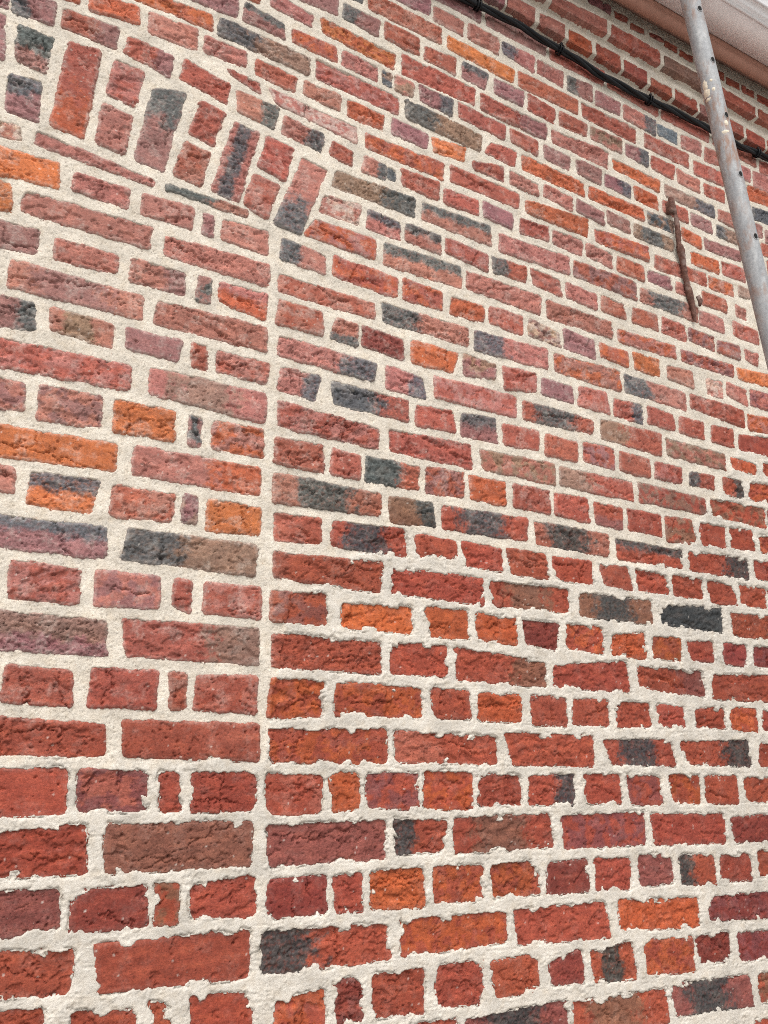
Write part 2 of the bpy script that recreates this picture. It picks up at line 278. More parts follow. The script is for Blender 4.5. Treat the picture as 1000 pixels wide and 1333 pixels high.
# traced quads: tile origin (photo px), then 4x-enlarged tile coordinates: top-left, top-right, bottom-right, bottom-left, colour code
TRACE = '''
@0,0
-120,-60 44,-8 40,40 -120,-12 m
70,-50 288,12 278,128 68,62 mgL
230,-160 417,-95 412,22 228,-45 O
472,-42 726,35 722,125 468,48 O
335,45 625,145 602,255 320,138 rmR
660,-90 1107,82 1104,156 655,-25 Or
778,62 1030,155 1024,262 778,170 p
-150,20 26,80 20,310 -160,250 m
95,128 280,200 235,382 90,312 gmB
45,380 220,425 195,640 30,575 mgT
365,218 522,265 432,720 264,650 rOB
605,308 755,378 700,560 560,490 pr
540,535 692,610 645,803 497,740 p
675,190 906,295 886,402 650,275 rmR
800,465 968,482 850,896 700,830 mgT
966,310 1200,440 1180,542 936,405 r
1050,528 1172,590 1110,758 985,690 r
965,735 1098,800 1050,976 905,906 pr
-80,608 108,662 115,728 -80,690 pw
195,682 810,942 800,968 178,748 p
-90,735 312,850 300,976 -90,885 o
-200,880 58,960 55,1102 -200,1045 o
393,900 676,985 668,1088 378,988 p
875,960 1292,1095 1280,1130 868,985 gpR
746,1005 1008,1083 1000,1192 738,1112 p
128,990 792,1185 780,1296 110,1100 p
-100,1118 205,1205 190,1326 -100,1262 m
290,1240 612,1328 606,1426 283,1350 p
862,1228 1402,1380 1396,1492 856,1328 p
@250,0
-40,-115 241,-8 236,95 -40,-20 m
130,-180 357,-85 354,18 128,-75 O
415,-50 633,78 622,138 412,26 p
285,14 482,128 484,206 262,100 mgT
565,-85 759,-6 756,78 562,-4 m
700,-150 889,-66 886,16 698,-66 g
794,14 978,108 966,187 789,90 mgL
925,-45 1301,150 1296,228 924,45 pr
145,90 617,304 606,391 137,176 bgL
520,150 750,240 760,326 526,220 rO
675,92 1063,285 1052,362 684,170 Oo
70,185 287,270 282,356 67,268 p
335,303 546,404 536,482 331,386 r
192,358 361,438 357,490 203,390 r
790,263 967,346 967,426 780,336 p
650,305 1081,510 1072,597 648,406 rp
992,366 1040,390 1038,456 992,432 gb
590,420 777,496 772,580 584,490 p
236,473 451,560 424,670 240,577 pgR
404,460 859,664 856,745 438,535 pw
810,514 1000,600 991,676 812,606 O
490,605 690,706 668,790 467,690 pgR
738,733 839,790 833,866 714,806 r
905,694 1313,855 1306,937 906,766 rO
903,813 1012,865 1006,936 889,890 pgR
1020,868 1062,890 1060,944 1018,926 g
226,634 353,694 241,1055 102,990 pgC
395,706 536,775 482,942 347,865 r
325,904 456,965 386,1141 269,1060 pr
580,820 706,885 562,1216 432,1160 pgB
755,888 1162,1035 1160,1130 726,966 bgR
695,1016 881,1070 867,1176 661,1100 pw
640,1138 958,1250 950,1350 588,1220 Op
920,1090 1086,1160 1090,1256 912,1186 pgT
60,1107 116,1125 110,1232 54,1220 m
165,1144 399,1205 391,1331 152,1240 p
475,1238 702,1333 692,1426 458,1345 pgL
@500,0
60,-85 240,0 236,79 60,-4 m
262,29 416,110 411,189 261,106 p
250,-112 502,20 500,113 252,-14 m
532,66 847,215 842,293 534,130 m
868,240 1148,372 1142,446 867,306 r
10,112 186,200 183,289 5,200 r
334,184 680,366 674,432 334,250 o
444,119 601,200 599,286 441,200 p
620,219 783,300 781,379 619,276 pgL
800,309 936,376 933,456 799,380 p
957,394 1084,446 1081,531 957,466 mgL
217,241 379,306 371,389 211,306 r
414,319 541,386 526,466 404,400 mgT
95,279 476,466 471,549 94,386 r
577,411 731,476 723,556 581,486 m
701,369 1009,522 1006,593 704,451 r
64,394 156,440 151,506 61,470 bp
185,439 356,520 351,606 189,521 mgR
504,487 849,650 843,729 509,571 rmR
754,491 891,570 886,646 751,571 r
917,579 1058,645 1053,713 914,651 r
387,529 633,655 626,729 394,611 r
117,521 509,705 501,791 117,611 bgL
659,667 804,740 799,811 664,736 rp
874,674 1173,795 1169,881 879,741 p
44,611 231,700 226,776 44,696 m
254,717 426,768 416,839 261,791 o
556,741 691,790 683,869 528,796 r
834,754 971,820 966,889 837,821 m
721,804 1043,955 1043,1026 721,881 O
464,839 623,870 623,946 469,881 Rr
657,887 806,960 806,1023 659,956 p
349,861 704,1010 701,1089 347,941 r
94,879 286,950 283,1046 97,961 r
837,959 981,1030 979,1099 834,1021 p
739,1044 1066,1140 1061,1237 744,1106 O
317,984 491,1045 493,1121 317,1056 r
519,1044 669,1115 666,1196 519,1121 m
204,1054 553,1180 559,1283 199,1141 pgT
711,1137 856,1185 856,1259 709,1211 r
884,1199 1036,1250 1033,1336 884,1271 p
117,1164 296,1230 296,1326 109,1251 pgT
601,1217 966,1340 966,1429 604,1306 p
319,1234 541,1328 541,1413 324,1311 rp
2,1264 401,1390 406,1503 0,1376 pgT
@750,0
31,534 316,670 309,746 34,606 r
104,469 233,535 229,601 104,546 m
249,544 416,630 413,706 251,616 pgR
419,644 526,690 526,751 429,701 G
549,699 656,745 653,816 551,766 p
671,764 776,808 772,872 671,836 p
166,425 426,536 426,606 167,451 r
446,556 693,680 691,742 447,613 r
714,692 939,808 939,872 714,752 r
957,832 1085,888 1083,951 957,896 r
79,659 236,730 236,801 81,721 pb
259,744 379,790 373,869 261,806 mgR
359,694 589,805 586,876 359,766 rp
394,809 513,865 509,936 394,876 r
611,834 771,904 767,968 617,906 r
790,828 906,884 906,949 790,894 p
924,894 1050,945 1050,1021 927,971 p
4,829 131,885 129,963 9,901 m
191,824 434,940 434,1001 199,881 O
527,879 646,940 646,1006 531,951 p
667,954 776,995 773,1061 669,1011 r
151,904 283,965 286,1031 154,966 mgR
301,969 421,1025 431,1096 309,1036 O
464,959 721,1075 723,1136 467,1021 bgR
741,1089 838,1128 836,1190 744,1146 p
895,964 1110,1040 1110,1116 896,1036 O
67,969 353,1090 356,1151 71,1031 O
7,1034 149,1110 146,1169 7,1101 m
164,1097 281,1155 281,1219 167,1161 m
454,1044 581,1095 583,1163 457,1101 r
597,1104 706,1155 709,1216 604,1171 m
731,1167 841,1215 839,1276 737,1226 bgL
921,1079 1050,1120 1050,1186 924,1141 g
371,1099 511,1155 511,1216 379,1161 gb
551,1184 649,1235 651,1296 559,1246 O
667,1239 856,1312 856,1364 674,1296 m
868,1138 971,1175 971,1241 870,1201 m
989,1199 1120,1245 1120,1311 990,1261 m
97,1189 373,1290 376,1358 104,1256 rO
304,1164 506,1245 506,1311 309,1231 bgC
54,1264 191,1325 191,1400 54,1331 p
599,1309 741,1360 746,1426 604,1371 O
965,1264 1090,1310 1090,1371 966,1326 r
@0,333
60,19 746,214 736,331 39,161 pmC
690,14 966,90 961,206 674,131 pmR
-60,194 182,250 176,391 -60,356 mgR
274,269 591,360 581,481 264,386 pbC
820,234 1386,374 1391,501 801,351 p
664,374 946,445 926,546 657,481 m
-60,414 676,575 671,699 -60,566 pr
1000,449 1078,465 1074,601 998,576 r
780,579 1386,720 1376,867 774,716 pbC
-150,604 126,665 124,806 -150,781 pm
208,671 531,735 521,891 194,851 pm
600,747 913,810 906,959 591,916 o
990,829 1053,845 1046,996 984,986 mg
-40,872 612,985 598,1121 -40,1036 o
705,989 1363,1110 1353,1252 689,1136 pOR
-150,1070 74,1105 70,1231 -150,1201 p
160,1124 521,1170 474,1341 144,1291 ogT
590,1194 913,1245 891,1386 577,1353 rp
965,1239 1029,1250 1023,1396 950,1389 mb
@250,333
35,104 96,120 93,246 21,233 mg
148,139 399,200 382,336 139,236 OpT
132,494 403,565 387,666 129,601 pr
740,-2 1071,120 1066,219 737,106 rO
455,94 951,250 951,329 451,186 pr
994,244 1441,380 1441,471 994,341 pgL
455,227 681,295 681,411 441,351 pr
755,327 863,360 859,471 721,431 pgB
889,364 1099,435 1101,541 891,466 R
455,414 963,565 942,651 447,516 pgR
468,579 673,630 642,756 444,691 pgR
727,654 1129,755 1126,863 739,771 grR
451,757 976,900 971,1006 449,886 rp
440,949 686,985 683,1126 431,1076 r
735,1004 879,1045 871,1161 724,1136 r
912,1044 1184,1100 1181,1223 904,1171 grR
115,859 376,910 376,1053 104,1001 Op
430,1129 986,1240 976,1354 427,1281 pgC
88,1269 363,1312 352,1455 71,1431 o
1012,569 1206,640 1216,743 1010,691 pgR
@500,333
429,79 816,210 813,309 439,171 p
567,4 741,60 739,141 574,86 rgL
767,64 916,125 929,216 777,151 pr
947,139 1106,200 1109,279 954,216 p
989,24 1313,140 1316,229 991,106 rm
104,117 303,190 306,286 99,226 rO
358,211 521,265 516,346 344,301 O
551,261 721,315 721,416 549,346 rp
759,324 906,400 923,476 751,416 mw
849,229 1181,345 1191,429 854,326 p
939,381 1091,440 1106,541 939,481 m
479,391 851,490 853,589 474,491 pgL
887,509 1226,600 1236,709 889,601 pO
147,439 386,510 359,606 149,556 O
414,507 581,565 581,646 417,621 mb
621,574 791,615 799,711 629,691 rp
827,637 981,680 989,771 824,721 m
264,629 689,735 689,843 269,736 pr
727,754 1086,855 1086,926 727,851 rgC
169,781 356,805 371,916 167,886 r
407,819 581,845 591,976 401,941 mgT
617,877 809,915 806,1013 629,986 r
844,927 1006,975 1009,1076 841,1036 r
29,904 446,985 461,1111 37,1016 r
499,1007 886,1085 893,1193 519,1111 pb
917,1099 1296,1180 1301,1276 919,1196 rbL
221,1099 416,1130 416,1259 217,1236 rm
447,1144 633,1180 636,1303 454,1266 O
674,1189 863,1225 866,1346 679,1306 rp
887,1234 1060,1262 1073,1393 896,1346 r
27,1254 256,1290 269,1411 34,1386 bgR
301,1299 746,1372 743,1483 309,1421 rgC
@750,333
214,0 349,55 353,131 217,76 r
411,-6 681,95 683,161 414,66 pr
377,74 496,115 499,181 379,131 m
521,134 600,165 598,216 524,191 p
691,104 819,150 821,216 697,166 Op
757,27 879,70 881,141 767,96 rp
847,154 906,180 906,226 849,206 b
831,254 886,280 893,341 837,316 p
657,181 781,230 789,299 661,251 r
334,164 636,270 636,346 337,236 pgC
644,284 766,330 771,403 647,356 p
817,339 946,395 956,466 824,416 pr
134,204 251,250 259,331 134,286 rp
297,267 421,310 429,391 297,346 r
449,319 571,365 579,451 451,401 rp
587,374 719,420 723,499 591,441 rm
737,439 851,470 856,543 741,501 rm
881,489 946,510 946,573 884,541 p
219,384 516,470 521,536 224,446 pO
124,454 271,505 273,579 129,521 rO
299,504 431,545 436,631 307,591 o
549,489 816,570 819,633 551,546 rm
839,584 1120,650 1120,716 849,641 o
477,569 606,605 613,689 479,636 p
680,640 766,660 769,746 690,721 pw
787,659 891,700 896,786 787,726 p
907,694 1040,735 1040,816 911,776 pm
17,679 159,715 176,826 14,776 pr
254,619 571,715 576,806 261,711 pgL
597,719 871,805 879,896 599,791 rp
894,829 1110,865 1110,946 904,906 Op
199,744 349,780 351,879 201,831 rgR
374,784 506,825 516,911 377,871 r
539,839 663,870 673,956 541,921 r
707,884 821,905 826,999 709,966 rR
847,929 1050,962 1050,1051 854,1006 r
129,849 441,930 446,1041 134,951 rbL
37,969 199,1005 203,1113 41,1066 rm
229,1017 383,1060 386,1159 231,1116 r
469,949 776,1035 783,1116 481,1041 pb
414,1074 553,1105 556,1191 417,1156 rp
594,1124 716,1150 721,1219 594,1191 rgL
807,1054 933,1090 936,1136 819,1106 O
969,1084 1090,1110 1090,1171 984,1141 r
767,1154 863,1180 871,1259 774,1236 rgR
899,1184 1040,1202 1040,1291 907,1266 rO
324,1179 669,1265 676,1346 334,1281 rb
704,1269 981,1322 989,1419 717,1351 rb
94,1284 239,1315 243,1426 107,1396 rmB
271,1319 441,1350 451,1463 277,1426 r
@0,666
-60,14 560,85 546,243 -60,176 mgT
672,88 1339,180 1326,336 632,246 bgL
62,254 423,305 406,481 39,451 rp
509,304 831,345 829,502 489,491 mp
917,354 996,362 991,531 899,491 r
-60,514 551,570 551,749 -60,711 bmB
638,558 1349,610 1351,797 658,751 rbR
35,799 373,830 371,1009 9,991 r
479,814 821,835 809,1026 457,1011 r
887,839 971,845 966,1023 889,1023 pr
-60,1074 550,1110 546,1274 -60,1266 r
639,1089 1346,1110 1341,1291 649,1276 r
@250,666
430,4 673,40 669,174 427,146 r
734,49 1109,95 1116,231 729,181 rgC
431,209 986,275 976,416 427,341 r
74,374 356,395 356,557 64,526 pr
417,411 693,435 696,589 414,561 rm
786,488 1139,500 1141,633 786,597 o
417,639 973,690 976,836 414,801 r
28,854 339,860 331,1051 11,1026 rp
413,874 686,890 672,1062 397,1071 Or
753,899 1189,925 1191,1069 749,1051 Or
404,1139 1009,1140 1009,1306 399,1296 rO
@500,666
167,124 373,155 381,251 184,226 r
407,154 613,195 613,306 424,276 r
644,194 841,220 853,349 671,321 r
881,234 1081,262 1081,377 887,346 r
784,51 1169,120 1171,234 794,171 pgC
44,299 509,355 513,481 44,419 r
554,364 959,410 961,521 579,486 rbC
219,504 429,520 436,661 229,641 O
484,539 683,560 686,686 497,666 O
721,569 906,590 896,716 744,686 R
954,594 1131,605 1141,733 959,711 rO
37,689 321,705 331,851 39,841 r
371,714 834,788 841,906 384,871 rbR
889,806 1258,785 1279,936 889,906 r
250,924 436,945 446,1071 267,1066 r
491,954 706,965 706,1091 499,1081 O
767,964 941,975 949,1113 774,1101 rR
987,984 1161,990 1171,1116 989,1099 r
59,1154 581,1180 589,1309 69,1296 rpL
629,1159 1081,1175 1086,1323 674,1311 r
@750,666
467,24 601,45 629,166 474,151 rb
647,64 771,85 779,186 654,171 r
799,89 909,105 931,201 814,186 r
949,129 1060,142 1060,226 964,206 rO
207,139 546,205 551,291 219,246 rgT
589,214 886,250 901,351 597,301 rgR
927,257 1090,275 1090,371 939,346 r
124,274 263,295 296,409 149,376 r
311,304 466,335 481,426 324,406 r
499,334 651,355 659,451 514,436 r
681,364 816,385 833,481 704,471 r
851,389 983,405 991,501 869,486 r
19,429 386,470 396,581 29,541 bgC
437,489 751,510 761,626 449,586 g
807,534 1150,562 1150,671 824,646 rgR
193,647 351,640 363,763 189,741 O
404,659 541,665 546,776 407,756 Or
579,684 709,685 713,776 604,771 rR
767,694 881,700 893,801 774,786 R
927,709 1060,716 1060,811 927,801 Rm
324,814 656,835 673,956 334,921 rmR
707,854 1080,860 1080,986 719,971 r
209,999 376,1000 389,1121 214,1116 r
419,1014 551,1025 563,1116 424,1111 r
621,1034 766,1025 779,1126 631,1121 r
799,1029 931,1030 946,1146 819,1131 Or
974,1044 1110,1045 1110,1141 979,1136 r
144,1194 491,1195 516,1319 189,1311 rgC
544,1204 891,1195 906,1321 579,1311 rgR
954,1214 1250,1216 1250,1331 959,1321 r
@0,1000
-50,14 345,10 338,231 -50,246 r
414,14 761,25 756,219 414,216 mp
839,29 929,30 931,223 844,223 r
-60,346 445,304 438,541 -60,562 r
560,304 1306,285 1296,496 548,541 b
-60,662 304,640 298,821 -60,890 m
390,648 753,620 756,809 377,849 R
819,604 926,612 916,799 814,813 rb
-60,964 374,962 358,1166 -60,1194 r
509,934 1296,850 1291,1086 519,1156 rR
-60,1282 219,1262 216,1480 -60,1500 r
358,1274 691,1275 691,1460 350,1480 r
784,1234 866,1240 876,1430 784,1440 r
@250,1000
2,29 326,34 326,216 8,216 r
391,39 669,44 663,229 387,233 rp
724,29 860,34 871,206 739,216 O
914,29 1166,34 1171,206 919,196 mr
397,309 1006,275 1006,466 404,501 mR
2,622 326,564 322,766 0,776 r
402,598 691,569 693,746 384,776 R
737,569 876,554 879,736 758,741 r
936,549 1196,524 1209,716 939,726 O
372,862 1011,819 1031,986 369,1071 rgL
440,1227 686,1154 691,1400 438,1432 Or
747,1114 871,1104 886,1310 758,1331 Rm
944,1084 1206,1049 1206,1276 943,1291 rR
0,1192 303,1179 303,1390 0,1405 r
@500,1000
216,21 451,29 456,206 213,206 rO
487,39 706,44 713,189 499,191 r
749,49 989,39 986,186 764,186 rgR
53,274 321,279 321,421 69,446 rgL
369,269 863,244 881,401 369,441 rbC
929,254 1351,234 1356,391 939,416 mr
263,519 511,514 521,681 263,691 Or
560,509 799,489 809,646 569,666 Or
853,504 1051,484 1066,633 859,651 R
90,800 629,754 633,896 96,976 Or
683,744 1146,704 1176,876 699,911 r
283,1039 506,1009 521,1216 273,1241 r
560,1019 786,979 799,1141 590,1196 r
869,1009 1026,955 1039,1111 874,1121 R
432,1320 951,1214 961,1385 445,1490 mgC
120,1350 372,1312 374,1480 120,1515 r
989,1229 1471,1154 1479,1322 1000,1392 rbC
@750,1000
39,39 223,34 231,176 59,176 r
264,44 431,49 446,186 289,181 rm
484,39 636,44 651,181 509,171 Or
671,49 831,44 841,181 684,176 r
874,54 1040,55 1040,173 894,166 r
391,249 766,244 776,386 414,391 r
811,267 1200,230 1200,366 829,381 R
99,479 276,474 283,621 107,629 r
324,459 496,454 503,591 339,609 mR
539,459 711,459 721,596 554,601 rgL
754,459 901,449 916,576 764,583 r
947,434 1090,420 1090,551 964,561 r
222,694 626,679 643,821 238,836 O
697,679 1180,630 1180,761 699,786 Rm
77,964 286,909 311,1086 104,1116 rgC
359,904 601,889 616,1051 379,1071 Or
629,884 791,859 803,996 649,1011 R
839,864 1050,850 1050,981 861,1001 Rm
497,1129 896,1089 916,1226 524,1281 mgC
947,1079 1150,1050 1150,1181 964,1216 rb
936,1318 1150,1282 1150,1402 950,1440 r
-60,1500 420,1430 430,1600 -50,1670 r
470,1410 860,1350 880,1480 480,1550 r
@500,0,-0.022
340,-190 480,-120 480,-60 342,-130 r
498,-120 634,-55 630,8 503,-55 m
648,-34 791,40 786,97 646,42 p
813,66 941,130 940,186 811,128 p
964,152 1081,216 1085,271 964,219 O
@750,0,-0.022
108,224 233,288 236,346 110,300 r
251,309 369,374 371,431 254,370 r
391,403 499,459 501,516 394,456 r
517,459 629,524 633,581 521,521 r
647,538 762,598 764,655 650,600 m
785,608 872,656 876,716 792,668 r
888,668 983,722 987,776 894,730 r
998,728 1110,785 1112,840 1002,786 r
@500,0,-0.045
590,-175 845,-55 847,-5 592,-115 m
875,-35 1160,104 1161,161 878,28 p
@750,0,-0.045
188,118 441,264 441,326 184,195 rp
463,288 720,428 722,492 463,360 b
742,446 936,556 936,616 742,506 r
951,568 1180,690 1182,752 954,632 r
@750,0,-0.03
60,-35 180,35 182,75 66,10 m
198,50 271,88 271,124 204,90 r
284,112 356,150 357,178 284,148 r
383,160 456,196 456,222 386,188 r
460,210 528,246 527,274 462,240 r
540,256 610,292 610,328 540,288 r
700,345 770,382 772,420 702,384 r
782,398 850,434 852,470 784,436 r
863,442 928,474 930,512 866,476 r
943,486 1010,522 1012,560 945,524 r
'''

# ------------------------------------------------------------------ the bricks seen in the photograph
OLD = dict(r=(174, 88, 72), R=(142, 64, 56), O=(192, 93, 60), o=(208, 113, 66), p=(184, 112, 100), m=(158, 102, 100),
           b=(158, 118, 100), g=(92, 91, 94), w=(206, 158, 142), G=(108, 116, 118))
NEW = dict(r=(164, 73, 54), R=(138, 58, 49), O=(182, 84, 50), o=(200, 100, 52), p=(174, 90, 72), m=(140, 72, 66),
           b=(136, 84, 66), g=(66, 63, 63), w=(190, 136, 118), G=(96, 98, 96))
OLD = {k: lin(v) for k, v in OLD.items()}; NEW = {k: lin(v) for k, v in NEW.items()}
GAIN_OLD, GAIN_NEW = np.array([0.70, 0.74, 0.75]), np.array([0.70, 0.74, 0.77])

# the freshly pointed part of the wall lies under this line (wall metres), traced from the photograph
_zone = on_plane(np.array([(-300, 1000), (0, 990), (345, 985), (375, 790), (430, 745), (520, 690), (700, 735), (860, 735), (940, 640), (965, 575), (1000, 560), (1200, 500)], float))
def new_zone(u, v):
    line = np.interp(u, _zone[:, 0], _zone[:, 1])
    wob = 0.014 * fbm(u * 18, v * 18, 3, 5)
    return sstep(-0.014, 0.014, line + wob - v)

def colour_zone(u, v):
    # the lime bloom on the old faces thins out well above that line
    line = np.interp(u, _zone[:, 0], _zone[:, 1])
    return sstep(-0.30, 0.10, line - v + 0.09 * fbm(u * 7, v * 7, 3, 6))

bricks = []     # dict: q (4,2) TL TR BR BL in wall metres, y0, code, area px
oy0 = 0.0
for ln in TRACE.strip().splitlines():
    if ln[0] == '@':
        f = [float(a) for a in ln[1:].split(',')]; ox, oy = f[0], f[1]; oy0 = f[2] if len(f) > 2 else 0.0
        continue
    tk = ln.split()
    P = np.array([[ox + float(a.split(',')[0]) / 4, oy + float(a.split(',')[1]) / 4] for a in tk[:4]])
    x, y = np.clip(P[:, 0], 0, PW), np.clip(P[:, 1], 0, PH)
    area = 0.5 * abs(np.dot(x, np.roll(y, 1)) - np.dot(y, np.roll(x, 1)))
    bricks.append(dict(q=on_plane(P, oy0), y0=oy0, code=tk[4], area=area, vis=True))
NTR = len(bricks)
for bk in bricks:                                # the corbel courses have level undersides
    for yy, l0, sl_ in ((-0.022, 1.8825, 0.030), (-0.045, 1.954, 0.018)):
        if bk['y0'] == yy: bk['q'][2:, 1] = CAM_H + l0 - (bk['q'][2:, 0] - 1.42) * sl_

# the wall goes on beyond the frame: plain stretcher and header courses that meet the traced ones
rng = np.random.default_rng(7)
U0, U1, V0, V1 = -1.5, 4.0, 0.0, 2.16
cent = np.array([b['q'].mean(0) for b in bricks])
bb = np.array([[b['q'][:, 0].min(), b['q'][:, 0].max(), b['q'][:, 1].min(), b['q'][:, 1].max()] for b in bricks])
pitch = 0.0745
def side_rows(side):
    sel = [b for b in bricks if b['y0'] == 0 and b['q'][:, 1].max() < CAM_H + 1.86]
    x = np.array([project(b['q'][:, 0].mean(), 0, b['q'][:, 1].mean())[0] for b in sel])
    m = (x < 60) if side < 0 else (x > 955)
    rows = sorted([(b['q'][2:, 1].mean(), b['q'][:2, 1].mean()) for b, k in zip(sel, m) if k])
    out = []
    for lo, hi in rows:
        if not out or lo > out[-1][1] + 0.004: out.append((lo, hi))
    full = []
    z = out[0][0] - pitch
    while z > 0.02: full.append((z, z + 0.06)); z -= pitch
    for k, (lo, hi) in enumerate(out):
        full.append((lo, hi))
        nxt = out[k + 1][0] if k + 1 < len(out) else CAM_H + 1.865
        z = hi + 0.015
        while z + 0.055 < nxt - 0.008: full.append((z, z + 0.056)); z += pitch
    return full
codes = ['r'] * 8 + ['p', 'O', 'm', 'rb', 'rgR', 'rp', 'R', 'rgC']
ext = []
flat = np.array([bk['y0'] == 0 for bk in bricks])
def try_brick(a, e, lo, hi):
    """add a brick beyond the frame unless it meets a traced one"""
    j = rng.uniform(-0.002, 0.002, 8)
    q = np.array([(a + j[0], hi + j[1]), (e + j[2], hi + j[3]), (e + j[4], lo + j[5]), (a + j[6], lo + j[7])])
    px, py, dep = project(q[:, 0], 0, q[:, 1])
    inside = ((px > 2) & (px < PW - 2) & (py > 2) & (py < PH - 2) & (dep > 0)).any()
    over = ((bb[:, 0] < e + 0.007) & (bb[:, 1] > a - 0.007) & (bb[:, 2] < hi + 0.001) & (bb[:, 3] > lo - 0.001)).any()
    if inside or over: return False
    ext.append(dict(q=q, y0=0.0, code=codes[rng.integers(len(codes))], area=0, vis=False)); return True
for side in (-1, 1):
    for k, (lo, hi) in enumerate(side_rows(side)):
        header = k % 2 == 0
        meet = flat & (bb[:, 2] < hi - 0.004) & (bb[:, 3] > lo + 0.004)
        if side < 0:
            stop = bb[meet, 0].min() - 0.013 if meet.any() else 0.9
            u = stop
            while u > U0 + 0.06:
                w = (0.098 if header else 0.212) + rng.uniform(-0.008, 0.008)
                a = max(u - w, U0)
                ok = try_brick(a, u, lo, hi) or (not header and try_brick(max(u - 0.1, U0), u, lo, hi) and (a := max(u - 0.1, U0)) is not None)
                u = a - 0.014 if ok else u - 0.016
        else:
            u = bb[meet, 1].max() + 0.013 if meet.any() else 0.9
            while u < U1 - 0.06:
                w = (0.098 if header else 0.212) + rng.uniform(-0.008, 0.008)
                e = min(u + w, U1)
                ok = try_brick(u, e, lo, hi) or (not header and try_brick(u, min(u + 0.1, U1), lo, hi) and (e := min(u + 0.1, U1)) is not None)
                u = e + 0.014 if ok else u + 0.016
# corbel courses beyond the frame
for (lo, hi, yy, w0) in ((1.872, 1.92, -0.022, 0.098), (1.948, 1.998, -0.045, 0.205)):
    u = U0
    while u < U1 - w0:
        q = np.array([(u, hi), (u + w0, hi), (u + w0, lo), (u, lo)]) + np.array([0, CAM_H])
        px, py, dep = project(q[:, 0], yy, q[:, 1])
        inside = ((px > 0) & (px < PW) & (py > 0) & (py < PH) & (dep > 0)).any()
        over = ((bb[:, 0] < u + w0 + 0.008) & (bb[:, 1] > u - 0.008) & (bb[:, 2] < hi + CAM_H) & (bb[:, 3] > lo + CAM_H)).any()
        if not inside and not over:
            ext.append(dict(q=q, y0=yy, code=codes[rng.integers(len(codes))], area=0, vis=False))
        u += w0 + 0.014
bricks += ext

# ------------------------------------------------------------------ one brick as a height field with a skirt
RES = F_PX * 0.768
def edge_d(q, u, v):
    """signed distance to a rounded quad outline, positive outside"""
    def de(a, b):     # distance inside edge a->b (corners go clockwise: TL TR BR BL)
        d = b - a; L = math.hypot(*d) + 1e-9
        return ((u - a[0]) * d[1] - (v - a[1]) * d[0]) / L
    dT, dR, dB, dL = de(q[0], q[1]), de(q[1], q[2]), de(q[2], q[3]), de(q[3], q[0])
    r = min(0.0045, 0.3 * min(np.linalg.norm(q[0] - q[3]), np.linalg.norm(q[0] - q[1])))
    qa = r - np.minimum(dL, dR); qb = r - np.minimum(dT, dB)
    return np.minimum(np.maximum(qa, qb), 0) + np.hypot(np.maximum(qa, 0), np.maximum(qb, 0)) - r

def edge_noise(u, v, nz):
    eo = 0.0013 * fbm(u * 75, v * 75, 3, 21) + 0.0022 * gnoise(u * 27, v * 31, 20) + 0.0011 * gnoise(u * 210, v * 210, 22) - 0.0023
    en = 0.0026 * fbm(u * 60, v * 60, 3, 23) + 0.0013 * gnoise(u * 210, v * 210, 24) - 0.0026 + 0.0105 * sstep(0.24, 0.70, fbm(u * 24, v * 24, 2, 26)) * (0.75 + 0.3 * gnoise(u * 80, v * 80, 27))
    return eo * (1 - nz) + en * nz

def colour_of(code, s, tt, u, v, nz, seed):
    letters = [c for c in code if c in 'rROopmbgwG' ]
    posn = code[-1] if code[-1] in 'LRCTBS' and len(code) > 1 else None
    if posn == 'R' and len(letters) > 1 and code[-1] == 'R': letters = [c for c in code[:-1]]
    base = [OLD[c] * GAIN_OLD + (NEW[c] * GAIN_NEW - OLD[c] * GAIN_OLD) * nz[..., None] for c in letters[:3]]
    col = base[0].copy()
    n = fbm(u * 35, v * 35, 4, seed)
    ng = fbm(u * 120, v * 120, 3, seed + 3)
    if len(base) > 1:
        ng2 = gnoise(u * 300, v * 300, seed + 5)
        x = 0.12 * n + 0.07 * ng + 0.05 * ng2
        if posn == 'L': k = sstep(-0.05, 0.10, 0.42 - s + x)
        elif posn == 'R': k = sstep(-0.05, 0.10, s - 0.59 + x)
        elif posn == 'T': k = sstep(-0.06, 0.20, 0.49 - tt + x * 1.5)
        elif posn == 'B': k = sstep(-0.06, 0.20, tt - 0.53 + x * 1.5)
        elif posn == 'C': k = sstep(-0.05, 0.11, 0.30 - np.abs(s - 0.45) + x)
        else: k = sstep(-0.15, 0.25, n + 0.25 * ng)
        c1 = base[1]
        if letters[1] in 'gG':                   # soot-black firing skin: gritty, worn through to the clay in places
            worn = sstep(0.15, 0.5, fbm(u * 90, v * 120, 4, seed + 14, 0.7))
            k = k * (1 - 0.22 * worn)
            c1 = c1 * np.clip(1 + 0.55 * fbm(u * 160, v * 200, 3, seed + 15, 0.7), 0.45, 2.0)[..., None]
        col = col + (c1 - col) * (k * 0.95)[..., None]
        if len(base) > 2:
            k2 = sstep(0.0, 0.10, s - 0.72 + x)
            col = col + (base[2] - col) * k2[..., None]
    # firing streaks, lighter and darker clay
    hr = np.random.default_rng(seed + 2)
    col = col * hr.uniform(0.88, 1.13) * np.array([1.0, hr.uniform(0.97, 1.13), hr.uniform(0.93, 1.12)])
    if letters[0] in 'gG': col = col * np.clip(1 + 0.5 * fbm(u * 160, v * 200, 3, seed + 15, 0.7), 0.5, 2.0)[..., None]
    n2 = fbm(u * 22, v * 60, 4, seed + 9)
    col = col * (1 + 0.22 * n2 + 0.10 * ng)[..., None]
    col = col * np.array([1.0, 1.0, 1.0]) + np.clip(n2, 0, 1)[..., None] * np.array([0.02, 0.008, 0.002])
    return np.clip(col, 0.008, 0.85)

